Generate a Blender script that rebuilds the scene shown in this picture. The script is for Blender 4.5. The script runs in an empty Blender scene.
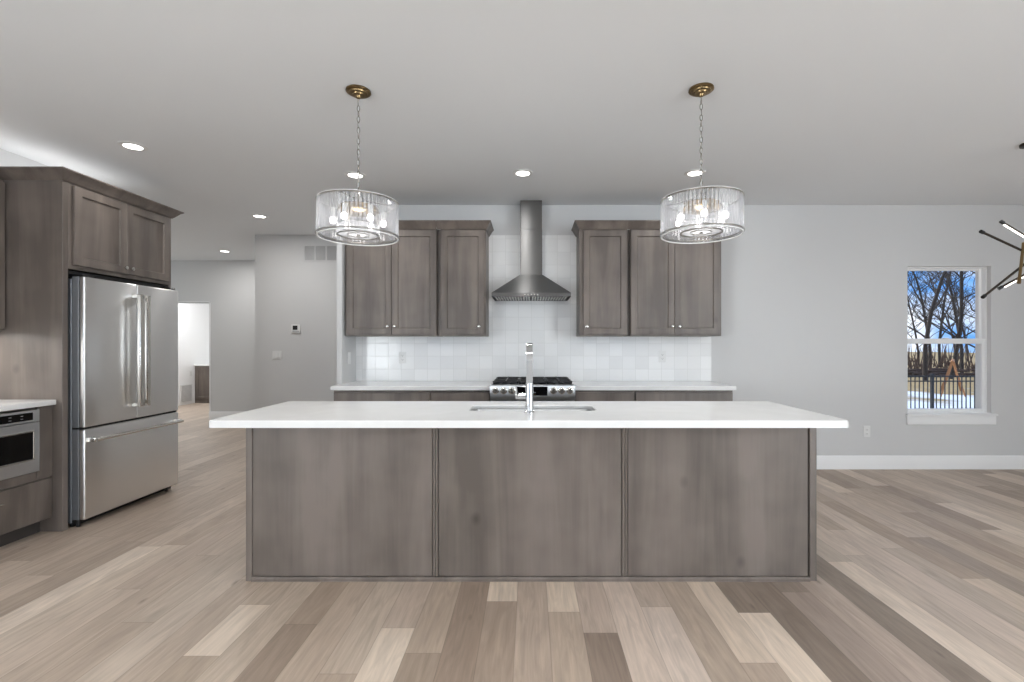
import bpy, bmesh, math, random
from mathutils import Vector, Matrix
R = math.radians
C = bpy.context.scene.collection
SC = bpy.context.scene

# ------------------------------------------------------------------ camera
FPX, PX0, PY0, EYE = 474.0, 530.0, 344.5, 1.29
cam = bpy.data.cameras.new('camera'); camo = bpy.data.objects.new('camera', cam); C.objects.link(camo)
cam.sensor_width = 36.0; cam.lens = FPX / 1024 * 36
camo.location = (0, 0, EYE); camo.rotation_euler = (R(90), 0, 0)
cam.shift_x = -(PX0 - 512) / 1024; cam.shift_y = (PY0 - 341) / 1024
cam.clip_start = .02; cam.clip_end = 300
SC.camera = camo

def lin(r, g=None, b=None):
    if g is None: g = b = r
    f = lambda c: (c/255/12.92 if c/255 <= .04045 else ((c/255+.055)/1.055)**2.4)
    return (f(r), f(g), f(b), 1)

# ------------------------------------------------------------------ world sky
w = bpy.data.worlds.new('sky'); SC.world = w; w.use_nodes = True
nt = w.node_tree; nt.nodes.clear()
def wn(t): return nt.nodes.new(t)
out = wn('ShaderNodeOutputWorld'); bg = wn('ShaderNodeBackground'); tc = wn('ShaderNodeTexCoord')
mp = wn('ShaderNodeMapping'); mp.inputs['Scale'].default_value = (7, 7, 12)
nz = wn('ShaderNodeTexNoise'); nz.inputs['Scale'].default_value = 1.3; nz.inputs['Detail'].default_value = 6
cr = wn('ShaderNodeValToRGB'); cr.color_ramp.elements[0].position = .42; cr.color_ramp.elements[1].position = .66
cr.color_ramp.elements[0].color = lin(96, 156, 226); cr.color_ramp.elements[1].color = lin(232, 236, 244)
nt.links.new(tc.outputs['Generated'], mp.inputs['Vector']); nt.links.new(mp.outputs['Vector'], nz.inputs['Vector'])
nt.links.new(nz.outputs['Fac'], cr.inputs['Fac']); nt.links.new(cr.outputs['Color'], bg.inputs['Color'])
bg.inputs['Strength'].default_value = 1.5
nt.links.new(bg.outputs['Background'], out.inputs['Surface'])

# ------------------------------------------------------------------ sun and added daylight lamps
def area(name, loc, rot, sx, sy, power, col=(1, 1, 1)):
    l = bpy.data.lights.new(name, 'AREA'); l.shape = 'RECTANGLE'; l.size = sx; l.size_y = sy
    l.energy = power; l.color = col
    o = bpy.data.objects.new(name, l); C.objects.link(o); o.location = loc; o.rotation_euler = rot
    return o
sun = bpy.data.lights.new('sun', 'SUN'); sun.energy = 4.5; sun.angle = R(.6); sun.color = (1, .93, .82)
suno = bpy.data.objects.new('sun', sun); C.objects.link(suno)
suno.rotation_euler = Vector((.35, -.94, -.42)).to_track_quat('-Z', 'Y').to_euler()
REAR_Y, RIGHT_X, CEIL, XL_WALL = -4.6, 5.7, 2.735, -3.90
DAY = (.893, .965, 1)
for x, wd, pw in ((-2.7, 2.0, 460), (2.6, 2.0, 790)):
    area('added_rear_daylight', (x, REAR_Y + .05, 1.56), (R(107), 0, R(180)), wd, 2.2, pw*1.06, DAY)  # added lamps at unseen rear openings, main fill for the room
area('added_right_daylight', (RIGHT_X - .05, -1.9, 1.38), (R(93), 0, R(90)), 2.4, 2.5, 260, DAY)  # added lamp at an unseen opening, placed to reach the side cabinets
area('added_left_daylight', (XL_WALL + .05, -1.9, 1.45), (R(112), 0, R(-90)), 2.0, 1.8, 230, DAY)  # added lamp against the closed side wall, evens out the room
area('added_bathroom_light', (-6.6, 9.4, 2.6), (0, 0, 0), .9, .9, 36, (.97, .99, 1))  # unseen source added to brighten the far room
area('added_hall_light', (-7.85, 6.2, 1.4), (R(90), 0, R(-90)), 1.4, 1.9, 22, DAY)  # added lamp, no opening here; lifts the hall walls

# ------------------------------------------------------------------ exposure
SC.view_settings.view_transform = 'Standard'; SC.view_settings.look = 'None'
SC.view_settings.exposure = 0.1; SC.view_settings.gamma = 1.0; SC.view_settings.use_curve_mapping = False
cy = SC.cycles
cy.use_denoising = True; cy.max_bounces = 10; cy.diffuse_bounces = 6; cy.glossy_bounces = 4
cy.transmission_bounces = 8; cy.transparent_max_bounces = 40; cy.sample_clamp_indirect = 6.0
cy.caustics_reflective = False; cy.caustics_refractive = False

# ------------------------------------------------------------------ materials
def newmat(name):
    m = bpy.data.materials.new(name); m.use_nodes = True
    return m, m.node_tree, m.node_tree.nodes['Principled BSDF']
def plain(name, col, rough=.5, metal=0, bump=0, bscale=200, spec=None):
    m, t, p = newmat(name)
    p.inputs['Base Color'].default_value = col; p.inputs['Roughness'].default_value = rough
    p.inputs['Metallic'].default_value = metal
    if spec is not None: p.inputs['Specular IOR Level'].default_value = spec
    co = t.nodes.new('ShaderNodeTexCoord'); n = t.nodes.new('ShaderNodeTexNoise')
    n.inputs['Scale'].default_value = bscale; n.inputs['Detail'].default_value = 3
    t.links.new(co.outputs['Object'], n.inputs['Vector'])
    if bump:
        b = t.nodes.new('ShaderNodeBump'); b.inputs['Strength'].default_value = bump; b.inputs['Distance'].default_value = .002
        t.links.new(n.outputs['Fac'], b.inputs['Height']); t.links.new(b.outputs['Normal'], p.inputs['Normal'])
    else:
        mr = t.nodes.new('ShaderNodeMapRange'); mr.inputs['To Min'].default_value = rough*.9; mr.inputs['To Max'].default_value = rough*1.1
        t.links.new(n.outputs['Fac'], mr.inputs['Value']); t.links.new(mr.outputs['Result'], p.inputs['Roughness'])
    return m
def emit(name, col, s):
    m, t, p = newmat(name)
    p.inputs['Base Color'].default_value = col; p.inputs['Emission Color'].default_value = col
    p.inputs['Emission Strength'].default_value = s; p.inputs['Roughness'].default_value = .4
    return m
def stained(name, dark, light, stretch=(7, 7, .7), rough=.42, var=(.36, .66), fine=.22):
    """stained knotty wood, grain along z"""
    m, t, p = newmat(name); N = t.nodes.new; L = t.links.new
    co = N('ShaderNodeTexCoord'); oi = N('ShaderNodeObjectInfo')
    ad = N('ShaderNodeVectorMath'); ad.operation = 'ADD'
    sc = N('ShaderNodeVectorMath'); sc.operation = 'SCALE'; sc.inputs['Scale'].default_value = 17
    cx = N('ShaderNodeCombineXYZ'); L(oi.outputs['Random'], cx.inputs['X']); L(oi.outputs['Random'], cx.inputs['Z'])
    L(cx.outputs['Vector'], sc.inputs[0]); L(co.outputs['Object'], ad.inputs[0]); L(sc.outputs['Vector'], ad.inputs[1])
    mp = N('ShaderNodeMapping'); mp.inputs['Scale'].default_value = stretch; L(ad.outputs['Vector'], mp.inputs['Vector'])
    n1 = N('ShaderNodeTexNoise'); n1.inputs['Scale'].default_value = 1; n1.inputs['Detail'].default_value = 5; n1.inputs['Distortion'].default_value = .6
    L(mp.outputs['Vector'], n1.inputs['Vector'])
    mp2 = N('ShaderNodeMapping'); mp2.inputs['Scale'].default_value = [s*14 if s > 2 else s*4 for s in stretch]; L(ad.outputs['Vector'], mp2.inputs['Vector'])
    n2 = N('ShaderNodeTexNoise'); n2.inputs['Scale'].default_value = 1; n2.inputs['Detail'].default_value = 3; L(mp2.outputs['Vector'], n2.inputs['Vector'])
    n3 = N('ShaderNodeTexNoise'); n3.inputs['Scale'].default_value = 4.0; n3.inputs['Detail'].default_value = 2; L(ad.outputs['Vector'], n3.inputs['Vector'])
    mx = N('ShaderNodeMath'); mx.operation = 'MULTIPLY_ADD'; L(n2.outputs['Fac'], mx.inputs[0]); mx.inputs[1].default_value = fine; 
    L(n1.outputs['Fac'], mx.inputs[2])
    m3 = N('ShaderNodeMath'); m3.operation = 'MULTIPLY_ADD'; L(n3.outputs['Fac'], m3.inputs[0]); m3.inputs[1].default_value = .35; L(mx.outputs['Value'], m3.inputs[2])
    sb = N('ShaderNodeMath'); sb.operation = 'SUBTRACT'; L(m3.outputs['Value'], sb.inputs[0]); sb.inputs[1].default_value = (fine+.35)/2
    r = N('ShaderNodeValToRGB'); r.color_ramp.elements[0].position = var[0]; r.color_ramp.elements[1].position = var[1]
    r.color_ramp.elements[0].color = dark; r.color_ramp.elements[1].color = light
    L(sb.outputs['Value'], r.inputs['Fac'])
    vo = N('ShaderNodeTexVoronoi'); vo.inputs['Scale'].default_value = 1.0
    mp3 = N('ShaderNodeMapping'); mp3.inputs['Scale'].default_value = (2.6, 2.6, 1.9); L(ad.outputs['Vector'], mp3.inputs['Vector']); L(mp3.outputs['Vector'], vo.inputs['Vector'])
    kr = N('ShaderNodeMapRange'); kr.inputs['From Min'].default_value = .015; kr.inputs['From Max'].default_value = .085; kr.inputs['To Min'].default_value = .62; kr.inputs['To Max'].default_value = 1
    L(vo.outputs['Distance'], kr.inputs['Value'])
    mul = N('ShaderNodeMix'); mul.data_type = 'RGBA'; mul.blend_type = 'MULTIPLY'; mul.inputs['Factor'].default_value = 1
    L(r.outputs['Color'], mul.inputs['A']); L(kr.outputs['Result'], mul.inputs['B']); L(mul.outputs['Result'], p.inputs['Base Color'])
    p.inputs['Roughness'].default_value = rough
    return m
def steel(name, base, rough, aniso=.85, rot=0.0):
    """horizontally brushed steel"""
    m, t, p = newmat(name); N = t.nodes.new; L = t.links.new
    p.inputs['Base Color'].default_value = base; p.inputs['Metallic'].default_value = 1; p.inputs['Roughness'].default_value = rough
    p.inputs['Anisotropic'].default_value = aniso; p.inputs['Anisotropic Rotation'].default_value = rot
    ge = N('ShaderNodeNewGeometry'); tg = N('ShaderNodeVectorMath'); tg.operation = 'CROSS_PRODUCT'; tg.inputs[1].default_value = (0, 0, 1); L(ge.outputs['Normal'], tg.inputs[0]); L(tg.outputs['Vector'], p.inputs['Tangent'])
    co = N('ShaderNodeTexCoord'); mp = N('ShaderNodeMapping'); mp.inputs['Scale'].default_value = (2, 2, 500)
    n = N('ShaderNodeTexNoise'); n.inputs['Scale'].default_value = 1; n.inputs['Detail'].default_value = 2
    L(co.outputs['Object'], mp.inputs['Vector']); L(mp.outputs['Vector'], n.inputs['Vector'])
    mr = N('ShaderNodeMapRange'); mr.inputs['To Min'].default_value = rough*.92; mr.inputs['To Max'].default_value = rough*1.08
    L(n.outputs['Fac'], mr.inputs['Value']); L(mr.outputs['Result'], p.inputs['Roughness'])
    return m
def tile_mat():
    m, t, p = newmat('zellige_tile'); N = t.nodes.new; L = t.links.new
    co = N('ShaderNodeTexCoord'); sep = N('ShaderNodeSeparateXYZ'); L(co.outputs['Object'], sep.inputs['Vector'])
    S = .1345
    def cell(sock, off):
        a = N('ShaderNodeMath'); a.operation = 'SUBTRACT'; L(sock, a.inputs[0]); a.inputs[1].default_value = off
        d = N('ShaderNodeMath'); d.operation = 'DIVIDE'; L(a.outputs[0], d.inputs[0]); d.inputs[1].default_value = S
        f = N('ShaderNodeMath'); f.operation = 'FLOOR'; L(d.outputs[0], f.inputs[0])
        fr = N('ShaderNodeMath'); fr.operation = 'FRACT'; L(d.outputs[0], fr.inputs[0])
        h = N('ShaderNodeMath'); h.operation = 'SUBTRACT'; L(fr.outputs[0], h.inputs[0]); h.inputs[1].default_value = .5
        ab = N('ShaderNodeMath'); ab.operation = 'ABSOLUTE'; L(h.outputs[0], ab.inputs[0])
        return f, ab
    fx, ax = cell(sep.outputs['X'], 1.628); fz, az = cell(sep.outputs['Z'], 1.3045)
    cb = N('ShaderNodeCombineXYZ'); L(fx.outputs[0], cb.inputs['X']); L(fz.outputs[0], cb.inputs['Y'])
    wn_ = N('ShaderNodeTexWhiteNoise'); L(cb.outputs['Vector'], wn_.inputs['Vector'])
    mx = N('ShaderNodeMath'); mx.operation = 'MAXIMUM'; L(ax.outputs[0], mx.inputs[0]); L(az.outputs[0], mx.inputs[1])
    gr = N('ShaderNodeMapRange'); gr.inputs['From Min'].default_value = .482; gr.inputs['From Max'].default_value = .492; L(mx.outputs[0], gr.inputs['Value'])
    r = N('ShaderNodeValToRGB'); r.color_ramp.elements[0].color = lin(233, 233, 233); r.color_ramp.elements[1].color = lin(242, 242, 242)
    L(wn_.outputs['Value'], r.inputs['Fac'])
    mix = N('ShaderNodeMix'); mix.data_type = 'RGBA'; L(gr.outputs['Result'], mix.inputs['Factor']); L(r.outputs['Color'], mix.inputs['A']); mix.inputs['B'].default_value = lin(222, 222, 221)
    L(mix.outputs['Result'], p.inputs['Base Color'])
    n = N('ShaderNodeTexNoise'); n.inputs['Scale'].default_value = 14; L(co.outputs['Object'], n.inputs['Vector'])
    hh = N('ShaderNodeMath'); hh.operation = 'MULTIPLY_ADD'; L(gr.outputs['Result'], hh.inputs[0]); hh.inputs[1].default_value = -1.2; L(n.outputs['Fac'], hh.inputs[2])
    b = N('ShaderNodeBump'); b.inputs['Strength'].default_value = .35; b.inputs['Distance'].default_value = .003
    L(hh.outputs[0], b.inputs['Height']); L(b.outputs['Normal'], p.inputs['Normal'])
    p.inputs['Roughness'].default_value = .18
    return m
def floor_mat():
    m, t, p = newmat('oak_planks'); N = t.nodes.new; L = t.links.new
    at = N('ShaderNodeAttribute'); at.attribute_name = 'tone'
    u1 = N('ShaderNodeUVMap'); u1.uv_map = 'across'; u2 = N('ShaderNodeUVMap'); u2.uv_map = 'along'
    co = N('ShaderNodeTexCoord'); of = N('ShaderNodeAttribute'); of.attribute_name = 'shift'
    sc = N('ShaderNodeVectorMath'); sc.operation = 'SCALE'; sc.inputs['Scale'].default_value = 40; L(of.outputs['Vector'], sc.inputs[0])
    ad = N('ShaderNodeVectorMath'); L(co.outputs['Object'], ad.inputs[0]); L(sc.outputs['Vector'], ad.inputs[1])
    def noise(scale, detail, dist=0):
        mp = N('ShaderNodeMapping'); mp.inputs['Scale'].default_value = scale; L(ad.outputs['Vector'], mp.inputs['Vector'])
        n = N('ShaderNodeTexNoise'); n.inputs['Scale'].default_value = 1; n.inputs['Detail'].default_value = detail; n.inputs['Distortion'].default_value = dist
        L(mp.outputs['Vector'], n.inputs['Vector']); return n
    def rng(sock, a, b, c, d):
        r = N('ShaderNodeMapRange'); r.inputs['From Min'].default_value = a; r.inputs['From Max'].default_value = b
        r.inputs['To Min'].default_value = c; r.inputs['To Max'].default_value = d; L(sock, r.inputs['Value']); return r.outputs['Result']
    def mul(a, b):
        x = N('ShaderNodeMath'); x.operation = 'MULTIPLY'; L(a, x.inputs[0]); L(b, x.inputs[1]); return x.outputs[0]
    def mn(a, b):
        x = N('ShaderNodeMath'); x.operation = 'MINIMUM'; L(a, x.inputs[0]); L(b, x.inputs[1]); return x.outputs[0]
    g1 = rng(noise((18, 2.2, 1), 5, 2.0).outputs['Fac'], .25, .75, .82, 1.15)
    g2 = rng(noise((130, 4, 1), 3).outputs['Fac'], .3, .7, .94, 1.06)
    vo = N('ShaderNodeTexVoronoi'); mp = N('ShaderNodeMapping'); mp.inputs['Scale'].default_value = (7, 2.2, 1); L(ad.outputs['Vector'], mp.inputs['Vector']); L(mp.outputs['Vector'], vo.inputs['Vector']); vo.inputs['Scale'].default_value = 1
    kn = rng(vo.outputs['Distance'], .02, .09, .62, 1)
    s1 = N('ShaderNodeSeparateXYZ'); L(u1.outputs['UV'], s1.inputs['Vector']); s2 = N('ShaderNodeSeparateXYZ'); L(u2.outputs['UV'], s2.inputs['Vector'])
    e = mn(mn(s1.outputs['X'], s1.outputs['Y']), mn(s2.outputs['X'], s2.outputs['Y']))
    edge = rng(e, .0006, .0026, .72, 1)
    k = mul(mul(mul(g1, g2), kn), edge)
    vm = N('ShaderNodeVectorMath'); vm.operation = 'SCALE'; L(at.outputs['Color'], vm.inputs[0]); L(k, vm.inputs['Scale'])
    L(vm.outputs['Vector'], p.inputs['Base Color'])
    p.inputs['Roughness'].default_value = .5; p.inputs['Specular IOR Level'].default_value = .35
    return m
def quartz():
    m, t, p = newmat('white_quartz'); N = t.nodes.new; L = t.links.new
    co = N('ShaderNodeTexCoord'); n = N('ShaderNodeTexNoise'); n.inputs['Scale'].default_value = 3; n.inputs['Detail'].default_value = 8; n.inputs['Distortion'].default_value = 1.5
    L(co.outputs['Object'], n.inputs['Vector']); r = N('ShaderNodeValToRGB')
    r.color_ramp.elements[0].color = lin(226, 226, 225); r.color_ramp.elements[1].color = lin(236, 236, 236); r.color_ramp.elements[0].position = .4
    L(n.outputs['Fac'], r.inputs['Fac']); L(r.outputs['Color'], p.inputs['Base Color']); p.inputs['Roughness'].default_value = .16
    return m
def glassrod():
    m, t, p = newmat('clear_crystal'); N = t.nodes.new; L = t.links.new
    t.nodes.remove(p); o = t.nodes['Material Output']
    tr = N('ShaderNodeBsdfTransparent'); tr.inputs['Color'].default_value = (.985, .988, .995, 1)
    gl = N('ShaderNodeBsdfGlossy'); gl.inputs['Roughness'].default_value = .06; gl.inputs['Color'].default_value = (.95, .96, 1, 1)
    df = N('ShaderNodeBsdfTranslucent'); df.inputs['Color'].default_value = (.97, .98, 1, 1)
    lw = N('ShaderNodeLayerWeight'); lw.inputs['Blend'].default_value = .35
    mr = N('ShaderNodeMapRange'); mr.inputs['To Min'].default_value = .06; mr.inputs['To Max'].default_value = .6; L(lw.outputs['Facing'], mr.inputs['Value'])
    m1 = N('ShaderNodeMixShader'); L(mr.outputs['Result'], m1.inputs['Fac']); L(tr.outputs[0], m1.inputs[1]); L(gl.outputs[0], m1.inputs[2])
    m2 = N('ShaderNodeMixShader'); m2.inputs['Fac'].default_value = .25; L(m1.outputs[0], m2.inputs[1]); L(df.outputs[0], m2.inputs[2])
    L(m2.outputs[0], o.inputs['Surface']); return m
def paneglass():
    m, t, p = newmat('window_glass'); N = t.nodes.new; L = t.links.new
    t.nodes.remove(p); o = t.nodes['Material Output']
    tr = N('ShaderNodeBsdfTransparent'); tr.inputs['Color'].default_value = (.96, .97, .97, 1)
    gl = N('ShaderNodeBsdfGlossy'); gl.inputs['Roughness'].default_value = .02
    m1 = N('ShaderNodeMixShader'); m1.inputs['Fac'].default_value = .03; L(tr.outputs[0], m1.inputs[1]); L(gl.outputs[0], m1.inputs[2])
    L(m1.outputs[0], o.inputs['Surface']); return m
def ground_mat():
    m, t, p = newmat('winter_lawn'); N = t.nodes.new; L = t.links.new
    co = N('ShaderNodeTexCoord'); n = N('ShaderNodeTexNoise'); n.inputs['Scale'].default_value = .35; n.inputs['Detail'].default_value = 6; L(co.outputs['Object'], n.inputs['Vector'])
    sp = N('ShaderNodeSeparateXYZ'); L(co.outputs['Object'], sp.inputs['Vector'])
    mr = N('ShaderNodeMapRange'); mr.inputs['From Min'].default_value = 17; mr.inputs['From Max'].default_value = 30; mr.inputs['To Min'].default_value = .10; mr.inputs['To Max'].default_value = -.30; L(sp.outputs['Y'], mr.inputs['Value'])
    a = N('ShaderNodeMath'); L(n.outputs['Fac'], a.inputs[0]); L(mr.outputs['Result'], a.inputs[1])
    r = N('ShaderNodeValToRGB'); r.color_ramp.elements[0].position = .5; r.color_ramp.elements[1].position = .6
    n2 = N('ShaderNodeTexNoise'); n2.inputs['Scale'].default_value = 3; n2.inputs['Detail'].default_value = 5; L(co.outputs['Object'], n2.inputs['Vector'])
    r2 = N('ShaderNodeValToRGB'); r2.color_ramp.elements[0].color = lin(120, 96, 60); r2.color_ramp.elements[1].color = lin(205, 175, 120); L(n2.outputs['Fac'], r2.inputs['Fac'])
    L(a.outputs[0], r.inputs['Fac'])
    mx = N('ShaderNodeMix'); mx.data_type = 'RGBA'; L(r.outputs['Color'], mx.inputs['Factor']); L(r2.outputs['Color'], mx.inputs['A']); mx.inputs['B'].default_value = lin(235, 240, 248)
    L(mx.outputs['Result'], p.inputs['Base Color']); p.inputs['Roughness'].default_value = .9
    return m

M = dict(
    wall=plain('wall_paint', lin(207, 207, 207), .7, bump=.05, bscale=350),
    ceil=plain('ceiling_paint', lin(231, 233, 235), .85, bump=.05, bscale=300),
    trim=plain('white_trim_paint', lin(238, 238, 238), .4),
    wood=stained('stained_maple', lin(90, 82, 76), lin(119, 109, 102), fine=.10),
    panel=stained('stained_maple_panel', lin(90, 82, 76), lin(119, 109, 102), stretch=(5, 5, .5), fine=.10),
    toe=plain('toe_kick', lin(62, 57, 54), .6),
    floor=floor_mat(), quartz=quartz(), tile=tile_mat(),
    steel=steel('brushed_steel', lin(238, 238, 238), .32, rot=.25),
    steelh=steel('brushed_steel_horizontal', lin(196, 196, 196), .34),
    hood=steel('hood_steel', lin(122, 122, 122), .36, aniso=1.0, rot=.25),
    fside=plain('fridge_side_grey', lin(120, 122, 126), .4, .5),
    chrome=plain('chrome', lin(196, 197, 199), .1, 1),
    nickel=plain('satin_nickel', lin(215, 213, 208), .2, 1),
    brass=plain('antique_brass', lin(140, 118, 84), .3, 1),
    bronze=plain('dark_bronze', lin(70, 62, 54), .38, .9),
    ring=plain('antique_silver', lin(128, 123, 116), .3, 1),
    iron=plain('black_cast_iron', lin(34, 34, 35), .55, bump=.2, bscale=300),
    black=plain('black_plastic', lin(18, 18, 19), .4),
    blackglass=plain('black_glass', lin(10, 10, 11), .06),
    white=plain('white_plastic', lin(226, 226, 225), .35),
    grey=plain('grey_plastic', lin(178, 178, 178), .5),
    ventdark=plain('vent_shadow', lin(140, 140, 140), .8),
    lens=emit('lamp_lens', (1, .97, .93, 1), 6.0), bulb=emit('bulb_glow', (1, .97, .93, 1), 4.0), led=emit('led_tube', (1, .95, .88, 1), 2.6),
    legend=plain('pale_grey_print', lin(120, 120, 122), .5),
    crystal=glassrod(), glass=paneglass(),
    lawn=ground_mat(), bark=plain('bark', lin(58, 48, 42), .9, bump=.6, bscale=12),
    fence=plain('black_fence_metal', lin(20, 20, 21), .45), timber=plain('play_timber', lin(176, 116, 66), .7, bump=.2, bscale=40),
    brush=plain('winter_brush', lin(84, 62, 50), .95), tarp=plain('dark_grey_fabric', lin(60, 62, 66), .8),
    exterior=plain('house_siding', lin(200, 200, 198), .8),
)

# ------------------------------------------------------------------ mesh builder
class MB:
    def __init__(s): s.bm = bmesh.new(); s.M = Matrix.Identity(4)
    def _fin(s, vs):
        if s.M != Matrix.Identity(4): bmesh.ops.transform(s.bm, matrix=s.M, verts=vs)
    def box(s, x0, x1, y0, y1, z0, z1, bev=0, seg=1):
        m = Matrix.Translation(((x0+x1)/2, (y0+y1)/2, (z0+z1)/2)) @ Matrix.Diagonal((abs(x1-x0), abs(y1-y0), abs(z1-z0), 1))
        vs = bmesh.ops.create_cube(s.bm, size=1, matrix=m)['verts']
        if bev:
            es = list({e for v in vs for e in v.link_edges})
            r = bmesh.ops.bevel(s.bm, geom=es, offset=bev, segments=seg, affect='EDGES', profile=.5)
            vs = list({v for f in r['faces'] for v in f.verts} | {v for v in vs if v.is_valid})
        s._fin(vs); return s
    def verts_faces(s, vs, fs):
        bv = [s.bm.verts.new(v) for v in vs]
        for f in fs:
            try: s.bm.faces.new([bv[i] for i in f])
            except ValueError: pass
        s._fin(bv); return s
    def tube(s, pts, rad, seg=8, closed=False, cap=True, phase=0):
        pts = [Vector(p) for p in pts]; n = len(pts)
        rads = rad if isinstance(rad, (list, tuple)) else [rad]*n
        prev = None; rings = []
        for i, p in enumerate(pts):
            if closed: d = (pts[(i+1) % n] - pts[i-1])
            else: d = pts[min(i+1, n-1)] - pts[max(i-1, 0)]
            d.normalize()
            if prev is None:
                a = Vector((0, 0, 1)) if abs(d.z) < .9 else Vector((1, 0, 0))
                u = d.cross(a).normalized()
            else:
                u = (prev - d*prev.dot(d)).normalized()
            prev = u; v = d.cross(u)
            rings.append([s.bm.verts.new(p + (u*math.cos(t) + v*math.sin(t))*rads[i]) for t in [2*math.pi*k/seg+phase for k in range(seg)]])
        m = n if closed else n-1
        for i in range(m):
            a, b = rings[i], rings[(i+1) % n]
            for k in range(seg):
                s.bm.faces.new([a[k], a[(k+1) % seg], b[(k+1) % seg], b[k]])
        if cap and not closed:
            s.bm.faces.new(rings[0][::-1]); s.bm.faces.new(rings[-1])
        s._fin([v for r in rings for v in r]); return s
    def cyl(s, p0, p1, r0, r1=None, seg=20):
        return s.tube([p0, p1], [r0, r0 if r1 is None else r1], seg)
    def lathe(s, prof, seg=32, c=(0, 0, 0), axis='Z', closed=False):
        rings = []; pole = {}
        for r, h in prof:
            rr = max(r, 1e-5)
            ring = []
            for k in range(seg):
                t = 2*math.pi*k/seg
                p = (rr*math.cos(t), rr*math.sin(t), h)
                if axis == 'Y': p = (p[0], p[2], p[1])
                if axis == 'X': p = (p[2], p[0], p[1])
                ring.append(s.bm.verts.new((p[0]+c[0], p[1]+c[1], p[2]+c[2])))
            rings.append(ring)
        m = len(rings) if closed else len(rings)-1
        for i in range(m):
            a, b = rings[i], rings[(i+1) % len(rings)]
            for k in range(seg): s.bm.faces.new([a[k], a[(k+1) % seg], b[(k+1) % seg], b[k]])
        if not closed:
            s.bm.faces.new(rings[0][::-1]); s.bm.faces.new(rings[-1])
        s._fin([v for r in rings for v in r]); return s
    def prism(s, poly, a0, a1, axis='Y'):
        """poly of (u,v) extruded along axis; X: (y,z)  Y: (x,z)  Z: (x,y)"""
        f = {'X': lambda u, v, a: (a, u, v), 'Y': lambda u, v, a: (u, a, v), 'Z': lambda u, v, a: (u, v, a)}[axis]
        n = len(poly)
        vs = [f(u, v, a0) for u, v in poly] + [f(u, v, a1) for u, v in poly]
        fs = [list(range(n))[::-1], list(range(n, 2*n))] + [[i, (i+1) % n, n+(i+1) % n, n+i] for i in range(n)]
        return s.verts_faces(vs, fs)
    def build(s, name, mat, parent=None, smooth=35):
        bmesh.ops.remove_doubles(s.bm, verts=s.bm.verts, dist=1e-6)
        bmesh.ops.recalc_face_normals(s.bm, faces=s.bm.faces)
        me = bpy.data.meshes.new(name)
        if parent is not None:
            off = Vector((0, 0, 0)); p = parent
            while p is not None: off += p.location; p = p.parent
            bmesh.ops.translate(s.bm, verts=s.bm.verts, vec=-off)
        s.bm.to_mesh(me); s.bm.free()
        me.polygons.foreach_set('use_smooth', [True]*len(me.polygons)); me.set_sharp_from_angle(angle=R(smooth))
        me.materials.append(M[mat])
        o = bpy.data.objects.new(name, me); C.objects.link(o)
        if parent is not None: o.parent = parent
        return o

def thing(name, label, cat, loc=(0, 0, 0), group=None):
    o = bpy.data.objects.new(name, None); C.objects.link(o); o.location = loc; o.empty_display_size = .05
    return tag(o, label, cat, group)
def tag(o, label, cat, group=None, kind=None):
    o['label'] = label; o['category'] = cat
    if group: o['group'] = group
    if kind: o['kind'] = kind
    return o
def struct(o, label=None):
    o['kind'] = 'structure'
    if label: o['label'] = label
    return o
def copy_tree(o, parent=None):
    c = o.copy(); C.objects.link(c)
    if parent is not None: c.parent = parent
    for ch in list(o.children): copy_tree(ch, c)
    return c
def P(px, py, D): return Vector(((px-PX0)*D/FPX, D, EYE+(PY0-py)*D/FPX))
def mat4(o, U, V, N):
    m = Matrix.Identity(4)
    for i in range(3): m[i][0], m[i][1], m[i][2], m[i][3] = U[i], V[i], N[i], o[i]
    return m
def shaker(mb, o, U, V, N, w, h, t=.02, st=.057, rec=.012):
    """five-piece door: origin lower corner on the back face"""
    def ring(i, n): return [(i, i, n), (w-i, i, n), (w-i, h-i, n), (i, h-i, n)]
    rs = [ring(0, 0), ring(0, t-.002), ring(.002, t), ring(st, t), ring(st+.002, t-.004), ring(st+.006, t-rec)]
    vs = [v for r in rs for v in r]; fs = [[3, 2, 1, 0]]
    for k in range(len(rs)-1):
        for i in range(4): fs.append([4*k+i, 4*k+(i+1) % 4, 4*k+4+(i+1) % 4, 4*k+4+i])
    b = 4*(len(rs)-1); fs.append([b, b+1, b+2, b+3])
    mb.M = mat4(o, U, V, N); mb.verts_faces(vs, fs); mb.M = Matrix.Identity(4)
    return mb
def slab(mb, o, U, V, N, w, h, t=.02):
    mb.M = mat4(o, U, V, N); mb.box(0, w, 0, h, 0, t, .002); mb.M = Matrix.Identity(4); return mb
def knob(parent, p, N):
    """round cabinet knob standing out along N"""
    N = Vector(N); p = Vector(p)
    mb = MB(); mb.tube([p, p+N*.012, p+N*.014, p+N*.019, p+N*.026, p+N*.029], [.0055, .0045, .011, .0145, .0135, .007], 16)
    return mb.build('knob', 'nickel', parent, 40)
X_, Y_, Z_ = Vector((1, 0, 0)), Vector((0, 1, 0)), Vector((0, 0, 1))

# ================================================================== SETTING
WB = 4.91          # kitchen back wall
XL = -3.90         # wall behind the refrigerator
XE = -1.80         # end of the kitchen back wall
HALL_Y, FAR_Y, DOOR_X = 6.24, 8.15, -5.51
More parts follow.
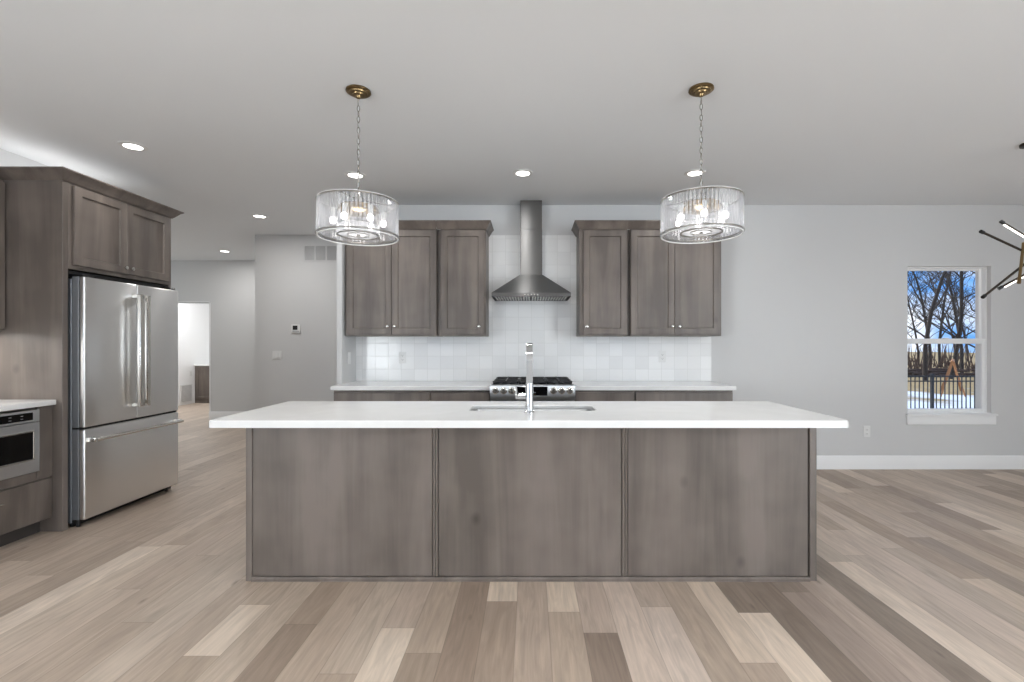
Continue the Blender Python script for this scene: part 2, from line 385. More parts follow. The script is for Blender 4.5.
# floor: each plank a face, tone stored per plank
random.seed(11)
PW, OFF = .1525, .57
MID = (156, 139, 125)
fixed = {  # column: [(y0, y1, tone)]
    10: [(1.3, 3.3, (112, 99, 89))], 11: [(1.2, 2.817, (180, 163, 149)), (2.817, 4.2, (160, 145, 132))],
    9: [(1.3, 3.1, (148, 131, 120))], 8: [(1.2, 2.47, (134, 118, 108)), (2.47, 3.6, (118, 104, 94))],
    7: [(1.3, 2.9, (108, 94, 84))], 6: [(1.1, 2.28, (190, 172, 156)), (2.28, 3.4, (116, 101, 90))],
    5: [(.7, 1.92, (150, 132, 118)), (1.92, 3.0, (178, 160, 144))], 4: [(1.2, 2.75, (147, 130, 116))],
    3: [(1.1, 2.33, (178, 161, 149)), (2.33, 3.1, (154, 137, 124))], 2: [(1.0, 2.9, (176, 158, 145))],
    1: [(.9, 2.12, (117, 101, 90)), (2.12, 3.2, (160, 142, 129))], 0: [(1.2, 2.286, (155, 137, 122)), (2.286, 3.1, (182, 164, 147))],
    -1: [(1.3, 2.9, (153, 135, 121))], -2: [(1.2, 2.38, (138, 120, 106)), (2.38, 3.1, (186, 168, 151))],
    -3: [(1.2, 2.8, (126, 108, 95))], -4: [(1.1, 1.98, (134, 117, 103)), (1.98, 3.2, (150, 132, 117))],
    -5: [(.9, 2.157, (187, 170, 154)), (2.157, 3.2, (157, 139, 125))], -6: [(.6, 1.856, (150, 132, 117)), (1.856, 3.0, (161, 144, 129))],
    -7: [(1.1, 2.8, (155, 137, 122))], -8: [(1.0, 2.184, (126, 109, 96)), (2.184, 2.9, (138, 120, 105))],
    -9: [(1.2, 3.0, (158, 141, 126))], -10: [(.8, 1.963, (142, 125, 110)), (1.963, 2.35, (184, 167, 151)), (2.35, 3.4, (154, 137, 122))],
    -11: [(1.1, 2.6, (150, 133, 119))], -12: [(1.4, 3.0, (163, 147, 133))], -13: [(.9, 2.2, (148, 131, 117)), (2.2, 3.7, (156, 140, 126))],
    -14: [(1.2, 2.9, (152, 135, 121))], -15: [(1.3, 2.5, (160, 143, 129)), (2.5, 3.8, (150, 133, 120))],
    -16: [(1.2, 3.05, (160, 144, 130))], -17: [(1.6, 3.03, (180, 164, 150)), (3.03, 4.6, (160, 143, 129))], -18: [(1.9, 3.1, (140, 124, 111))],
    12: [(1.6, 2.9, (158, 142, 130)), (2.9, 4.4, (172, 155, 142))], 13: [(1.3, 3.3, (166, 149, 137))],
    14: [(1.6, 3.0, (150, 135, 123)), (3.0, 4.7, (165, 149, 137))], 16: [(1.7, 3.17, (126, 112, 101)), (3.17, 4.5, (158, 142, 130))],
}
def planks():
    me = bpy.data.meshes.new('floor'); vs = []; fs = []; tones = []; sh = []; ua = []; ul = []
    k0, k1 = int(-8.3/PW), int(RIGHT_X/PW)+1
    for k in range(k0, k1):
        x0, x1 = (k+OFF)*PW, (k+1+OFF)*PW
        runs = list(fixed.get(k, []))
        def rand_tone():
            c = random.choice([0, 0, 0, 1, 1, -1, -1, -2, 2]); d = c*10 + random.uniform(-6, 6)
            if x0 < -1.6: d *= .5
            return (MID[0]+d, MID[1]+d, MID[2]+d*.97)
        lo = runs[0][0] if runs else random.uniform(-1, 1)
        hi = runs[-1][1] if runs else lo
        y = lo
        while y > REAR_Y:
            l = random.uniform(.7, 1.9); runs.insert(0, (max(y-l, REAR_Y), y, rand_tone())); y -= l
        y = hi
        while y < 11.3:
            l = random.uniform(.6, 1.8); runs.append((y, min(y+l, 11.3), rand_tone())); y += l
        for (a, b, c) in runs:
            i = len(vs); vs += [(x0, a, 0), (x1, a, 0), (x1, b, 0), (x0, b, 0)]; fs.append((i, i+1, i+2, i+3))
            t = tuple(.465*(q/.33)**.84 for q in lin(c[0], c[1], c[2]*.99)[:3])+(1,); tones += [t]*4; r = (random.random(), random.random(), random.random()); sh += [r]*4
            ua += [(0, PW), (PW, 0), (PW, 0), (0, PW)]; L = b-a; ul += [(0, L), (0, L), (L, 0), (L, 0)]
    me.from_pydata(vs, [], fs); me.update()
    at = me.color_attributes.new('tone', 'FLOAT_COLOR', 'CORNER'); at.data.foreach_set('color', [c for t in tones for c in t])
    a2 = me.attributes.new('shift', 'FLOAT_VECTOR', 'CORNER'); a2.data.foreach_set('vector', [c for t in sh for c in t])
    for nm, dat in (('across', ua), ('along', ul)):
        l = me.uv_layers.new(name=nm); l.data.foreach_set('uv', [c for t in dat for c in t])
    me.materials.append(M['floor']); o = bpy.data.objects.new('floor', me); C.objects.link(o); return o
struct(planks(), 'grey brown oak plank floor')
struct(MB().box(-8.4, RIGHT_X+.15, REAR_Y-.15, 11.4, -.3, -.003).build('floor_slab', 'exterior'))
struct(MB().box(-8.4, RIGHT_X+.15, REAR_Y-.15, 11.4, CEIL, CEIL+.15).build('ceiling', 'ceil'))

WX0, WX1, WZ0, WZ1 = 3.91, 4.775, .575, 2.103
WT = .16
wb = MB()
wb.box(XE, WX0, WB, WB+WT, 0, CEIL); wb.box(WX1, RIGHT_X+.15, WB, WB+WT, 0, CEIL)
wb.box(WX0, WX1, WB, WB+WT, 0, WZ0); wb.box(WX0, WX1, WB, WB+WT, WZ1, CEIL)
struct(wb.build('wall_back', 'wall'))
struct(MB().box(XE-.05, XE, 4.54, HALL_Y, 0, CEIL).build('wall_end', 'wall'))
struct(MB().box(-3.62, XE, HALL_Y, HALL_Y+.12, 0, CEIL).box(-3.62, -3.5, HALL_Y+.12, FAR_Y, 0, CEIL).build('wall_hall', 'wall'))
struct(MB().box(DOOR_X, -3.5, FAR_Y, FAR_Y+.12, 0, CEIL).box(-8.3, -6.42, FAR_Y, FAR_Y+.12, 0, CEIL).box(-6.42, DOOR_X, FAR_Y, FAR_Y+.12, 2.01, CEIL).build('wall_far', 'wall'))
struct(MB().box(-7.5, -7.39, FAR_Y+.12, 11.2, 0, CEIL).box(-7.39, -4.6, 11.05, 11.2, 0, CEIL).box(-4.75, -4.6, FAR_Y+.12, 11.05, 0, CEIL).build('wall_bathroom', 'trim'))
struct(MB().box(XL-.15, XL, REAR_Y, 4.33, 0, CEIL).build('wall_left', 'wall'))
struct(MB().box(-8.3, XL-.15, 4.18, 4.33, 0, CEIL).box(-8.4, -8.3, 4.18, FAR_Y+.12, 0, CEIL).build('wall_hall_left', 'wall'))
wr = MB(); edges = [-4.05]
for x, hw_ in ((-2.7, 1.0), (2.6, 1.0)): edges += [x-hw_, x+hw_]
edges += [RIGHT_X+.15]
for i in range(0, len(edges), 2): wr.box(edges[i], edges[i+1], REAR_Y-.15, REAR_Y, 0, CEIL)
for x, hw_ in ((-2.7, 1.0), (2.6, 1.0)): wr.box(x-hw_, x+hw_, REAR_Y-.15, REAR_Y, 0, .45).box(x-hw_, x+hw_, REAR_Y-.15, REAR_Y, 2.67, CEIL)
struct(wr.build('wall_rear', 'wall'))
struct(MB().box(RIGHT_X, RIGHT_X+.15, REAR_Y, -3.1, 0, CEIL).box(RIGHT_X, RIGHT_X+.15, -.7, WB, 0, CEIL).box(RIGHT_X, RIGHT_X+.15, -3.1, -.7, 2.66, CEIL).build('wall_right', 'wall'))
def base(name, x0, x1, yf, h=.14):
    struct(MB().prism([(yf, 0), (yf, h-.012), (yf+.006, h), (yf+.014, h), (yf+.014, 0)], x0, x1, 'X').build(name, 'trim'))
base('baseboard_back', 1.86, RIGHT_X, WB-.014)
base('baseboard_hall', -3.62, XE-.05, HALL_Y-.014)
base('baseboard_far', DOOR_X, -3.62, FAR_Y-.014)
struct(MB().prism([(RIGHT_X-.014, 0), (RIGHT_X-.014, .128), (RIGHT_X-.008, .14), (RIGHT_X, .14), (RIGHT_X, 0)], -.7, WB-.014, 'Y').build('baseboard_right', 'trim'))
# backsplash
bs = MB(); ty = WB-.008
bs.box(XE, 1.875, ty, WB, .914, 1.40); bs.box(-.46, .52, ty, WB, 1.40, 2.42)
struct(bs.build('wall_tile_backsplash', 'tile'), 'glossy white square tile backsplash')
# window
wu = WB+.075
def window():
    root = bpy.data.objects.new('window_1', None); C.objects.link(root); root.location = ((WX0+WX1)/2, WB, WZ0); struct(root, 'white double-hung window in the back wall')
    f = MB(); a = .012
    f.box(WX0, WX0+a, wu-.03, WB+WT, WZ0, WZ1).box(WX1-a, WX1, wu-.03, WB+WT, WZ0, WZ1).box(WX0+a, WX1-a, wu-.03, WB+WT, WZ1-a, WZ1).box(WX0+a, WX1-a, wu-.03, WB+WT, WZ0, WZ0+a)
    f.build('window_frame', 'trim', root)
    zm = EYE+(PY0-341.9)*5.0/FPX
    def sash(x0, x1, z0, z1, y0, rail_b, rail_t):
        s = MB(); q = .032
        s.box(x0, x0+q, y0, y0+.032, z0, z1, .003).box(x1-q, x1, y0, y0+.032, z0, z1, .003).box(x0+q, x1-q, y0, y0+.032, z0, z0+rail_b, .003).box(x0+q, x1-q, y0, y0+.032, z1-rail_t, z1, .003)
        so = s.build('sash', 'trim', root)
        MB().box(x0+q-.004, x1-q+.004, y0+.013, y0+.017, z0+rail_b-.004, z1-rail_t+.004).build('glass_pane', 'glass', so)
    sash(WX0+a, WX1-a, zm-.005, WZ1-a, wu+.012, .04, .022)
    sash(WX0+a, WX1-a, WZ0+a, zm+.03, wu-.024, .03, .05)
    MB().box((WX0+WX1)/2-.03, (WX0+WX1)/2+.03, wu-.04, wu-.022, zm+.03, zm+.042, .003).build('sash_lock', 'white', root)
    MB().box(WX0-.02, WX1+.05, WB-.03, WB, WZ0-.022, WZ0-.0005, .003).box(WX0+.001, WX1-.001, WB, wu-.026, WZ0, WZ0+.003).build('stool', 'trim', root)
    MB().box(WX0-.012, WX1+.04, WB-.018, WB, WZ0-.112, WZ0-.022, .003).build('apron', 'trim', root)
window()

# ================================================================== KITCHEN ISLAND
IY, IX0, IX1, CT = 2.583, -1.549, 1.563, .878
isl = thing('kitchen_island', 'long grey brown stained kitchen island with three flat back panels', 'kitchen island', ((IX0+IX1)/2, 2.85, 0))
MB().box(IX0+.02, IX1-.02, IY+.03, 3.10, .10, CT-.23).box(IX0+.02, IX1-.02, IY+.03, IY+.06, CT-.23, CT).box(IX0+.02, IX1-.02, 3.08, 3.10, CT-.23, CT).box(IX0+.02, IX1-.02, IY+.03, 3.02, 0, .10).build('body', 'wood', isl)
for (a, b) in ((IX0, IX0+.033), (IX1-.038, IX1)): MB().box(a, b, IY, 3.11, 0, CT, .002).build('end_panel', 'wood', isl)
sX = lambda px: (px-PX0)*IY/FPX
pan = [(251.8, 432.2), (438.2, 621.8), (628.2, 808.8)]
for a, b in pan: MB().box(sX(a), sX(b), IY+.008, IY+.03, .024, CT, .0015).build('back_panel', 'panel', isl)
for a, b in ((432.2, 438.2), (621.8, 628.2)):
    m_ = (sX(a)+sX(b))/2
    MB().box(sX(a)+.003, m_-.001, IY+.002, IY+.03, .024, CT, .003).box(m_+.001, sX(b)-.003, IY+.002, IY+.03, .024, CT, .003).build('batten', 'wood', isl)
MB().prism([(IY-.006, 0), (IY-.006, .014), (IY+.002, .022), (IY+.03, .022), (IY+.03, 0)], IX0+.033, IX1-.038, 'X').build('base_molding', 'wood', isl)
# kitchen side doors of the island
nd = 4; wdt = (IX1-IX0-.08)/nd
for i in range(nd):
    x1_ = IX1-.04-i*wdt
    d = shaker(MB(), (x1_-.004, 3.10, .115), -X_, Z_, Y_, wdt-.008, CT-.14).build('door', 'wood', isl)
    knob(d, (x1_-(.05 if i % 2 else wdt-.05), 3.12, CT-.10), (0, 1, 0))

def rounded_rect(x0, x1, y0, y1, r, n=6):
    pts = []
    for cx, cy, a in ((x1-r, y0+r, -90), (x1-r, y1-r, 0), (x0+r, y1-r, 90), (x0+r, y0+r, 180)):
        for i in range(n+1): t = R(a+90*i/n); pts.append((cx+r*math.cos(t), cy+r*math.sin(t)))
    return pts
SX0, SX1, SY0, SY1 = -.35, .38, 2.69, 2.95
def counter_with_hole():
    z0, z1, b, zi = CT, .914, .005, .893
    mb = MB(); bm = mb.bm
    outer = rounded_rect(-1.600, 1.586, 2.34, 3.149, .03); inner = rounded_rect(SX0, SX1, SY0, SY1, .05)
    oi = rounded_rect(-1.600+b, 1.586-b, 2.34+b, 3.149-b, .03-b)
    ii = rounded_rect(SX0-b, SX1+b, SY0-b, SY1+b, .05+b)
    def loop(p, z): return [bm.verts.new((x, y, z)) for x, y in p]
    o0, o1, o2 = loop(outer, z0), loop(outer, z1-b), loop(oi, z1)
    i0, i1, i2 = loop(inner, zi), loop(inner, z1-b), loop(ii, z1)
    n = len(outer)
    def br(a, c):
        for k in range(n): bm.faces.new([a[k], a[(k+1) % n], c[(k+1) % n], c[k]])
    br(o0, o1); br(o1, o2); br(o2, i2); br(i2, i1); br(i1, i0); br(i0, o0)
    return mb
tag(counter_with_hole().build('island_countertop', 'quartz'), 'long white quartz countertop with a sink cutout on the island', 'countertop')
def sink():
    root = thing('kitchen_sink', 'stainless steel undermount sink set in the island countertop', 'sink', ((SX0+SX1)/2, (SY0+SY1)/2, .66))
    mb = MB(); bm = mb.bm
    def loop(g, z, r=.06): return [bm.verts.new((x, y, z)) for x, y in rounded_rect(SX0-g, SX1+g, SY0-g, SY1+g, r)]
    ls = [loop(.022, .8925, .07), loop(.006, .8925), loop(.004, .889), loop(0, .70), loop(-.03, .675, .04), loop(-.03, .670, .04), loop(.004, .695), loop(.010, .880), loop(.022, .888, .07)]
    n = len(ls[0])
    for a, c in zip(ls, ls[1:]+ls[:1]):
        if a is ls[4]: continue
        for k in range(n): bm.faces.new([a[k], a[(k+1) % n], c[(k+1) % n], c[k]])
    bm.faces.new(ls[4]); bm.faces.new(ls[5])
    mb.build('basin', 'steelh', root)
    MB().lathe([(.045, .6755), (.045, .679), (.03, .679), (.028, .676), (0, .676)], 24, ((SX0+SX1)/2, (SY0+SY1)/2, 0)).build('drain', 'chrome', root)
sink()
def faucet():
    x, y = -.003, 2.625
    root = thing('kitchen_faucet', 'tall chrome pull-down faucet standing on the island behind the sink', 'faucet', (x, y, .914))
    MB().lathe([(.027, .914), (.027, .919), (.0225, .923), (.0215, 1.07), (.0205, 1.076)], 28, (x, y, 0)).build('body', 'chrome', root)
    pts = [(x, y, 1.072), (x, y, 1.20)]
    for i in range(13):
        t = math.pi*(i/12); pts.append((x, y+.095-.095*math.cos(t), 1.20+.082*math.sin(t)))
    pts.append((x, y+.19, 1.17))
    MB().tube(pts, .025, 4, phase=math.pi/4).build('spout', 'chrome', root)
    MB().tube([(x, y+.19, 1.18), (x, y+.19, 1.165), (x, y+.19, 1.09), (x, y+.19, 1.06), (x, y+.19, 1.055)], [.015, .0165, .0165, .015, .013], 20).build('spray_head', 'chrome', root)
    h = MB().cyl((x-.021, y, 1.004), (x-.062, y, 1.004), .017, .017, 20).build('handle', 'chrome', root)
    MB().tube([(x-.066, y, 1.004), (x-.076, y, 1.004)], .0165, 20).tube([(x-.071, y, 1.012), (x-.071, y-.004, 1.03), (x-.073, y-.02, 1.06)], [.005, .005, .004], 10).build('lever', 'chrome', h)
faucet()

# ================================================================== WALL CABINETS
UZ0, UZ1, UF = 1.372, 2.405, 4.56   # bottom, frame top, door front
CRZ = 2.476
def crown_run(mb, x0, x1, y_face, z0, z1, out, wall_y, left, right):
    """crown along the front (facing -Y) with mitred returns to the wall"""
    prof = [(0, 0), (.004, .0), (out*.25, .012), (out*.72, (z1-z0)*.72), (out, z1-z0-.008), (out, z1-z0), (0, z1-z0)]
    rings = []
    def loop(fn): return [fn(o, z) for o, z in prof]
    path = []
    if left: path.append(loop(lambda o, z: (x0-o, wall_y, z0+z)))
    path.append(loop(lambda o, z: (x0-(o if left else 0), y_face-o, z0+z)))
    path.append(loop(lambda o, z: (x1+(o if right else 0), y_face-o, z0+z)))
    if right: path.append(loop(lambda o, z: (x1+o, wall_y, z0+z)))
    n = len(prof); vs = [v for l in path for v in l]; fs = []
    for k in range(len(path)-1):
        for i in range(n): fs.append([k*n+i, k*n+(i+1) % n, (k+1)*n+(i+1) % n, (k+1)*n+i])
    fs += [list(range(n)), list(range((len(path)-1)*n, len(path)*n))[::-1]]
    mb.verts_faces(vs, fs); return mb
def wall_cabinet(label, x0, x1, doors, knobs, cl, cr):
    root = thing('wall_cabinet', label, 'cabinet', ((x0+x1)/2, WB-.17, UZ0), 'wall cabinets on the back wall')
    yb = UF+.021
    MB().box(x0, x1, yb, WB-.009, UZ0, UZ1, .001).build('body', 'wood', root)
    for (a, b), kx in zip(doors, knobs):
        d = shaker(MB(), (b, yb, UZ0+.016), -X_, Z_, -Y_, b-a, UZ1-UZ0-.030, t=.021).build('door', 'wood', root)
        knob(d, (kx, UF, 1.463), (0, -1, 0))
    if len(doors) == 1: MB().box(x0-.030 if cr else x1, x0 if cr else x1+.030, yb+.03, WB-.009, UZ0+.004, UZ1, 0).build('filler_strip', 'wood', root)
    crown_run(MB(), x0-(.03 if cr and not cl else 0), x1, yb-.012, UZ1-.005, CRZ, .052, WB-.009, cl, cr).build('crown', 'wood', root)
wall_cabinet('dark stained two-door wall cabinet beside the thermostat wall', -1.784, -.900, [(-1.764, -1.335), (-1.331, -.903)], [-1.367, -1.299], True, False)
wall_cabinet('dark stained narrow one-door wall cabinet between two-door cabinet and hood, thermostat side', -.866, -.426, [(-.856, -.440)], [-.490], False, True)
wall_cabinet('dark stained narrow one-door wall cabinet next to hood on the window side', .479, .941, [(.515, .934)], [.546], True, False)
wall_cabinet('dark stained two-door wall cabinet farthest along toward the window', .968, 1.848, [(.972, 1.391), (1.395, 1.826)], [1.367, 1.435], False, True)

# ================================================================== BASE CABINETS, COUNTERS
BF = 4.30
def base_cabinet(label, x0, x1, ndoor):
    root = thing('base_cabinet', label, 'cabinet', ((x0+x1)/2, 4.6, 0), 'base cabinets along the back wall')
    MB().box(x0, x1, BF+.02, WB-.002, .10, .874).box(x0, x1, BF+.095, WB-.002, 0, .10).build('body', 'wood', root)
    d = slab(MB(), (x1-.006, BF+.02, .705), -X_, Z_, -Y_, x1-x0-.012, .148).build('drawer', 'wood', root)
    knob(d, ((x0+x1)/2, BF, .755), (0, -1, 0))
    wd = (x1-x0-.012)/ndoor
    for i in range(ndoor):
        a = x0+.006+i*wd
        q = shaker(MB(), (a+wd-.002, BF+.02, .115), -X_, Z_, -Y_, wd-.004, .575).build('door', 'wood', root)
        knob(q, (a+(wd-.04 if (i == 0) else .04), BF, .64), (0, -1, 0))
base_cabinet('wider stained base cabinet at the thermostat end of the back counter', -1.787, -.907, 2)
base_cabinet('narrower stained base cabinet beside the range, thermostat side', -.905, -.362, 1)
base_cabinet('narrower stained base cabinet beside the range, window side', .408, .953, 1)
base_cabinet('wider stained base cabinet at the window end of the back counter', .955, 1.846, 2)
for x0, x1, lab in ((-1.80, -.358, 'white quartz back countertop between the thermostat wall and the range'), (.404, 1.86, 'white quartz back countertop on the window side of the range')):
    tag(MB().box(x0, x1, BF-.03, WB-.009, .876, .914, .003).build('back_countertop', 'quartz'), lab, 'countertop', 'back wall countertops')

# ================================================================== RANGE
def gas_range():
    cx, hw, yf = .023, .378, 4.195
    root = thing('gas_range', 'stainless steel slide-in gas range under the hood', 'range', (cx, 4.5, 0))
    x0, x1 = cx-hw, cx+hw
    MB().box(x0+.004, x1-.004, yf+.04, WB-.03, .06, .895).box(x0+.03, x1-.03, yf+.1, WB-.05, 0, .06).build('body', 'steelh', root)
    MB().box(x0, x1, yf+.03, WB-.012, .895, .922, .004).build('cooktop', 'steelh', root)
    MB().prism([(yf, .80), (yf-.004, .86), (yf+.006, .925), (yf+.02, .934), (yf+.06, .934), (yf+.06, .80)], x0, x1, 'X').build('control_panel', 'steelh', root)
    for px in (495.6, 503.7, 511.8, 553.6, 561.8, 569.8):
        X = (px-PX0)*yf/FPX; z = .882
        k = MB().tube([(X, yf+.002, z), (X, yf-.008, z), (X, yf-.01, z), (X, yf-.034, z), (X, yf-.037, z)], [.031, .031, .026, .023, .020], 24).build('knob', 'nickel', root)
        MB().box(X-.002, X+.002, yf-.0385, yf-.036, z+.004, z+.021).build('pointer', 'black', k)
    dsp = MB().box(-.118, .155, yf-.006, yf+.004, .838, .918, .002).build('display', 'blackglass', root)
    MB().box(.03, .05, yf-.0068, yf-.0058, .862, .869).build('indicator', 'legend', dsp)
    d = MB().box(x0+.004, x1-.004, yf+.004, yf+.045, .20, .788, .004).build('oven_door', 'steelh', root)
    MB().box(x0+.10, x1-.10, yf+.001, yf+.005, .34, .66, .002).build('window', 'blackglass', d)
    MB().cyl((x0+.05, yf-.05, .745), (x1-.05, yf-.05, .745), .013).cyl((x0+.08, yf+.006, .745), (x0+.08, yf-.05, .745), .011).cyl((x1-.08, yf+.006, .745), (x1-.08, yf-.05, .745), .011).build('handle', 'nickel', d)
    MB().box(x0+.004, x1-.004, yf+.006, yf+.045, .075, .19, .004).build('drawer', 'steelh', root)
    for a, b in ((x0+.02, cx-.128), (cx-.124, cx+.124), (cx+.128, x1-.02)):
        g = MB(); z0, z1 = .945, .960; ya, yb = yf+.075, WB-.06
        g.box(a, b, ya, ya+.014, z0, z1, .003).box(a, b, yb-.014, yb, z0, z1, .003).box(a, a+.014, ya, yb, z0, z1, .003).box(b-.014, b, ya, yb, z0, z1, .003)
        m = (a+b)/2; ym = (ya+yb)/2
        g.box(m-.006, m+.006, ya, yb, z0, z1+.004, .003).box(a, b, ym-.006, ym+.006, z0, z1, .003)
        for q in ((ya+ym)/2, (yb+ym)/2): g.box(a, b, q-.005, q+.005, z0, z1+.004, .003)
        for xx in (a+.003, b-.017):
            for yy in (ya+.003, yb-.017): g.box(xx, xx+.014, yy, yy+.014, .921, z0+.004)
        g.build('grate', 'iron', root)
        for q in ((ya+ym)/2, (yb+ym)/2): MB().lathe([(.045, .921), (.045, .93), (.036, .934), (.036, .940), (.03, .943), (0, .943)], 24, (m, q, 0)).build('burner', 'iron', root)
gas_range()

# ================================================================== HOOD
def hood():
    cx = .012; yf, yb = 4.45, WB-.009; hw = .373; z0, zl, zt = 1.741, 1.777, 1.987; cw, cyf = .11, 4.74
    root = thing('range_hood', 'stainless steel pyramid range hood with tall square chimney', 'range hood', (cx, 4.7, z0))
    m = MB()
    bot = [(cx-hw, yf, z0), (cx+hw, yf, z0), (cx+hw, yb, z0), (cx-hw, yb, z0)]
    mid = [(x, y, zl) for x, y, z in bot]
    top = [(cx-cw-.004, cyf-.004, zt), (cx+cw+.004, cyf-.004, zt), (cx+cw+.004, yb, zt), (cx-cw-.004, yb, zt)]
    inn = [(cx-hw+.02, yf+.02, z0), (cx+hw-.02, yf+.02, z0), (cx+hw-.02, yb-.02, z0), (cx-hw+.02, yb-.02, z0)]
    inn2 = [(x, y, z0+.012) for x, y, z in inn]
    vs = bot+mid+top+inn+inn2; fs = [[8, 9, 10, 11], [16, 17, 18, 19]]
    for a in ((0, 4), (4, 8), (0, 12), (12, 16)):
        for i in range(4): fs.append([a[0]+i, a[0]+(i+1) % 4, a[1]+(i+1) % 4, a[1]+i])
    m.verts_faces(vs, fs).build('canopy', 'hood', root, 20)
    for a, b in ((cx-hw+.022, cx-.003), (cx+.003, cx+hw-.022)):
        f = MB(); n = 13; s = (b-a)/n
        for i in range(n): f.box(a+i*s+.003, a+(i+1)*s-.009, yf+.022, yb-.022, z0+.001, z0+.010, .002)
        f.build('baffle_filter', 'nickel', root)
    MB().box(cx-cw, cx+cw, cyf, yb, zt-.002, 2.44, .002).build('chimney', 'hood', root)
    MB().box(cx-cw+.002, cx+cw-.002, cyf+.002, yb, 2.44, CEIL-.002, .002).build('chimney_extension', 'hood', root)
    b = MB()
    for i in range(5): b.cyl((cx-.06+i*.03, yf+.001, z0+.018), (cx-.06+i*.03, yf-.004, z0+.018), .006, seg=12)
    b.build('button_row', 'nickel', root)
hood()

# ================================================================== REFRIGERATOR AND SURROUND
FX, PXF = -3.130, -3.222      # fridge door front, cabinet front
FY0, FY1 = 3.330, 4.222
def fridge():
    root = thing('refrigerator', 'stainless steel french door refrigerator with bottom freezer drawer', 'refrigerator', (-3.5, (FY0+FY1)/2, 0))
    MB().box(XL+.05, PXF-.005, FY0+.004, FY1-.004, .03, 1.755, .004).build('body', 'fside', root)
    g = .004; ym = (FY0+FY1)/2
    for a, b, s in ((FY0, ym-g/2, 1), (ym+g/2, FY1, -1)):
        d = MB(); d.box(PXF+.003, FX-.042, a, b, .7055, 1.768, .002); dd = d.build('door', 'fside', root)
        MB().box(FX-.040, FX, a, b, .7055, 1.768, .009, 3).build('door_skin', 'steel', dd)
        hy = ym-.034 if s == 1 else ym+.034
        h = MB(); h.box(FX+.042, FX+.07, hy-.017, hy+.017, .80, 1.685, .005, 2)
        h.box(FX-.002, FX+.054, hy-.016, hy+.016, .80, .83, .004).box(FX-.002, FX+.054, hy-.016, hy+.016, 1.655, 1.685, .004)
        h.build('handle', 'nickel', dd)
        MB().box(PXF-.03, FX-.02, (a+.01) if s == 1 else (b-.07), (a+.07) if s == 1 else (b-.01), 1.773, 1.79, .005).build('hinge_cover', 'black', root)
    MB().box(PXF-.12, PXF-.03, FY0-.02, FY1+.002, 1.766, 1.812).build('gap_shade_strip', 'black', root)  # black bar standing in for the shade in the gap above the doors
    f = MB().box(PXF+.003, FX-.042, FY0, FY1, .055, .69, .002).build('freezer_drawer', 'fside', root)
    MB().box(FX-.040, FX, FY0, FY1, .055, .69, .009, 3).build('drawer_skin', 'steel', f)
    h = MB(); z = .615
    h.tube([(FX+.058, FY0+.03, z), (FX+.058, FY1-.03, z)], .0125, 16)
    for a in (FY0+.02, FY1-.075): h.box(FX-.002, FX+.05, a+.003, a+.055, z-.017, z+.017, .006, 2)
    h.build('handle', 'nickel', f)
    MB().box(PXF-.02, PXF, FY0+.01, FY1-.01, .005, .05).build('base_grille', 'black', root)
    for yy in (FY0+.03, FY1-.05): MB().cyl((PXF+.02, yy, 0), (PXF+.02, yy, .05), .012, seg=14).build('foot', 'black', root)
    MB().box(PXF-.02, FX-.012, FY0+.01, FY1-.01, .691, .7045).build('gasket', 'black', root)
fridge()
def fridge_surround():
    y0, y1 = 3.265, 4.255; z1 = 2.425
    XL = globals()['XL']+.002
    root = thing('refrigerator_cabinet', 'tall dark stained cabinet surround enclosing the refrigerator', 'cabinet', (-3.55, (y0+y1)/2, 0))
    MB().box(XL, PXF, y0, y0+.042, 0, z1, .002).build('side_panel', 'panel', root)
    MB().box(XL, PXF, y1-.03, y1, 0, z1, .002).build('side_panel', 'panel', root)
    MB().box(XL, PXF-.0, y0+.042, y1-.03, 1.820, z1-.002, .001).build('body', 'wood', root)
    ym = (3.33+4.21)/2
    for a, b, ky in ((3.335, ym-.0015, ym-.03), (ym+.0015, 4.212, ym+.03)):
        d = shaker(MB(), (PXF, a, 1.85), Y_, Z_, X_, b-a, .557).build('door', 'wood', root)
        knob(d, (PXF+.02, ky, 1.895), (1, 0, 0))
    MB().box(XL+.16, XL+.19, y0+.05, y1-.1, z1, z1+.02, .002).build('added_uplight_strip', 'white', root)  # added strip, none visible; goes with the ceiling fill below
    area('added_uplight', (XL+.175, (y0+y1)/2, z1+.024), (0, R(180), 0), .03, .85, 1.3, (1, .985, .97))  # added lamp that lightens the dark ceiling patch over the surround
    # crown: front faces +X, returns along both ends
    mb = MB(); mb.M = Matrix(((0, -1, 0, 0), (1, 0, 0, 0), (0, 0, 1, 0), (0, 0, 0, 1)))
    crown_run(mb, y0, y1, -PXF-.004, z1-.004, 2.492, .066, -XL-.001, True, True).build('crown', 'wood', root)
fridge_surround()
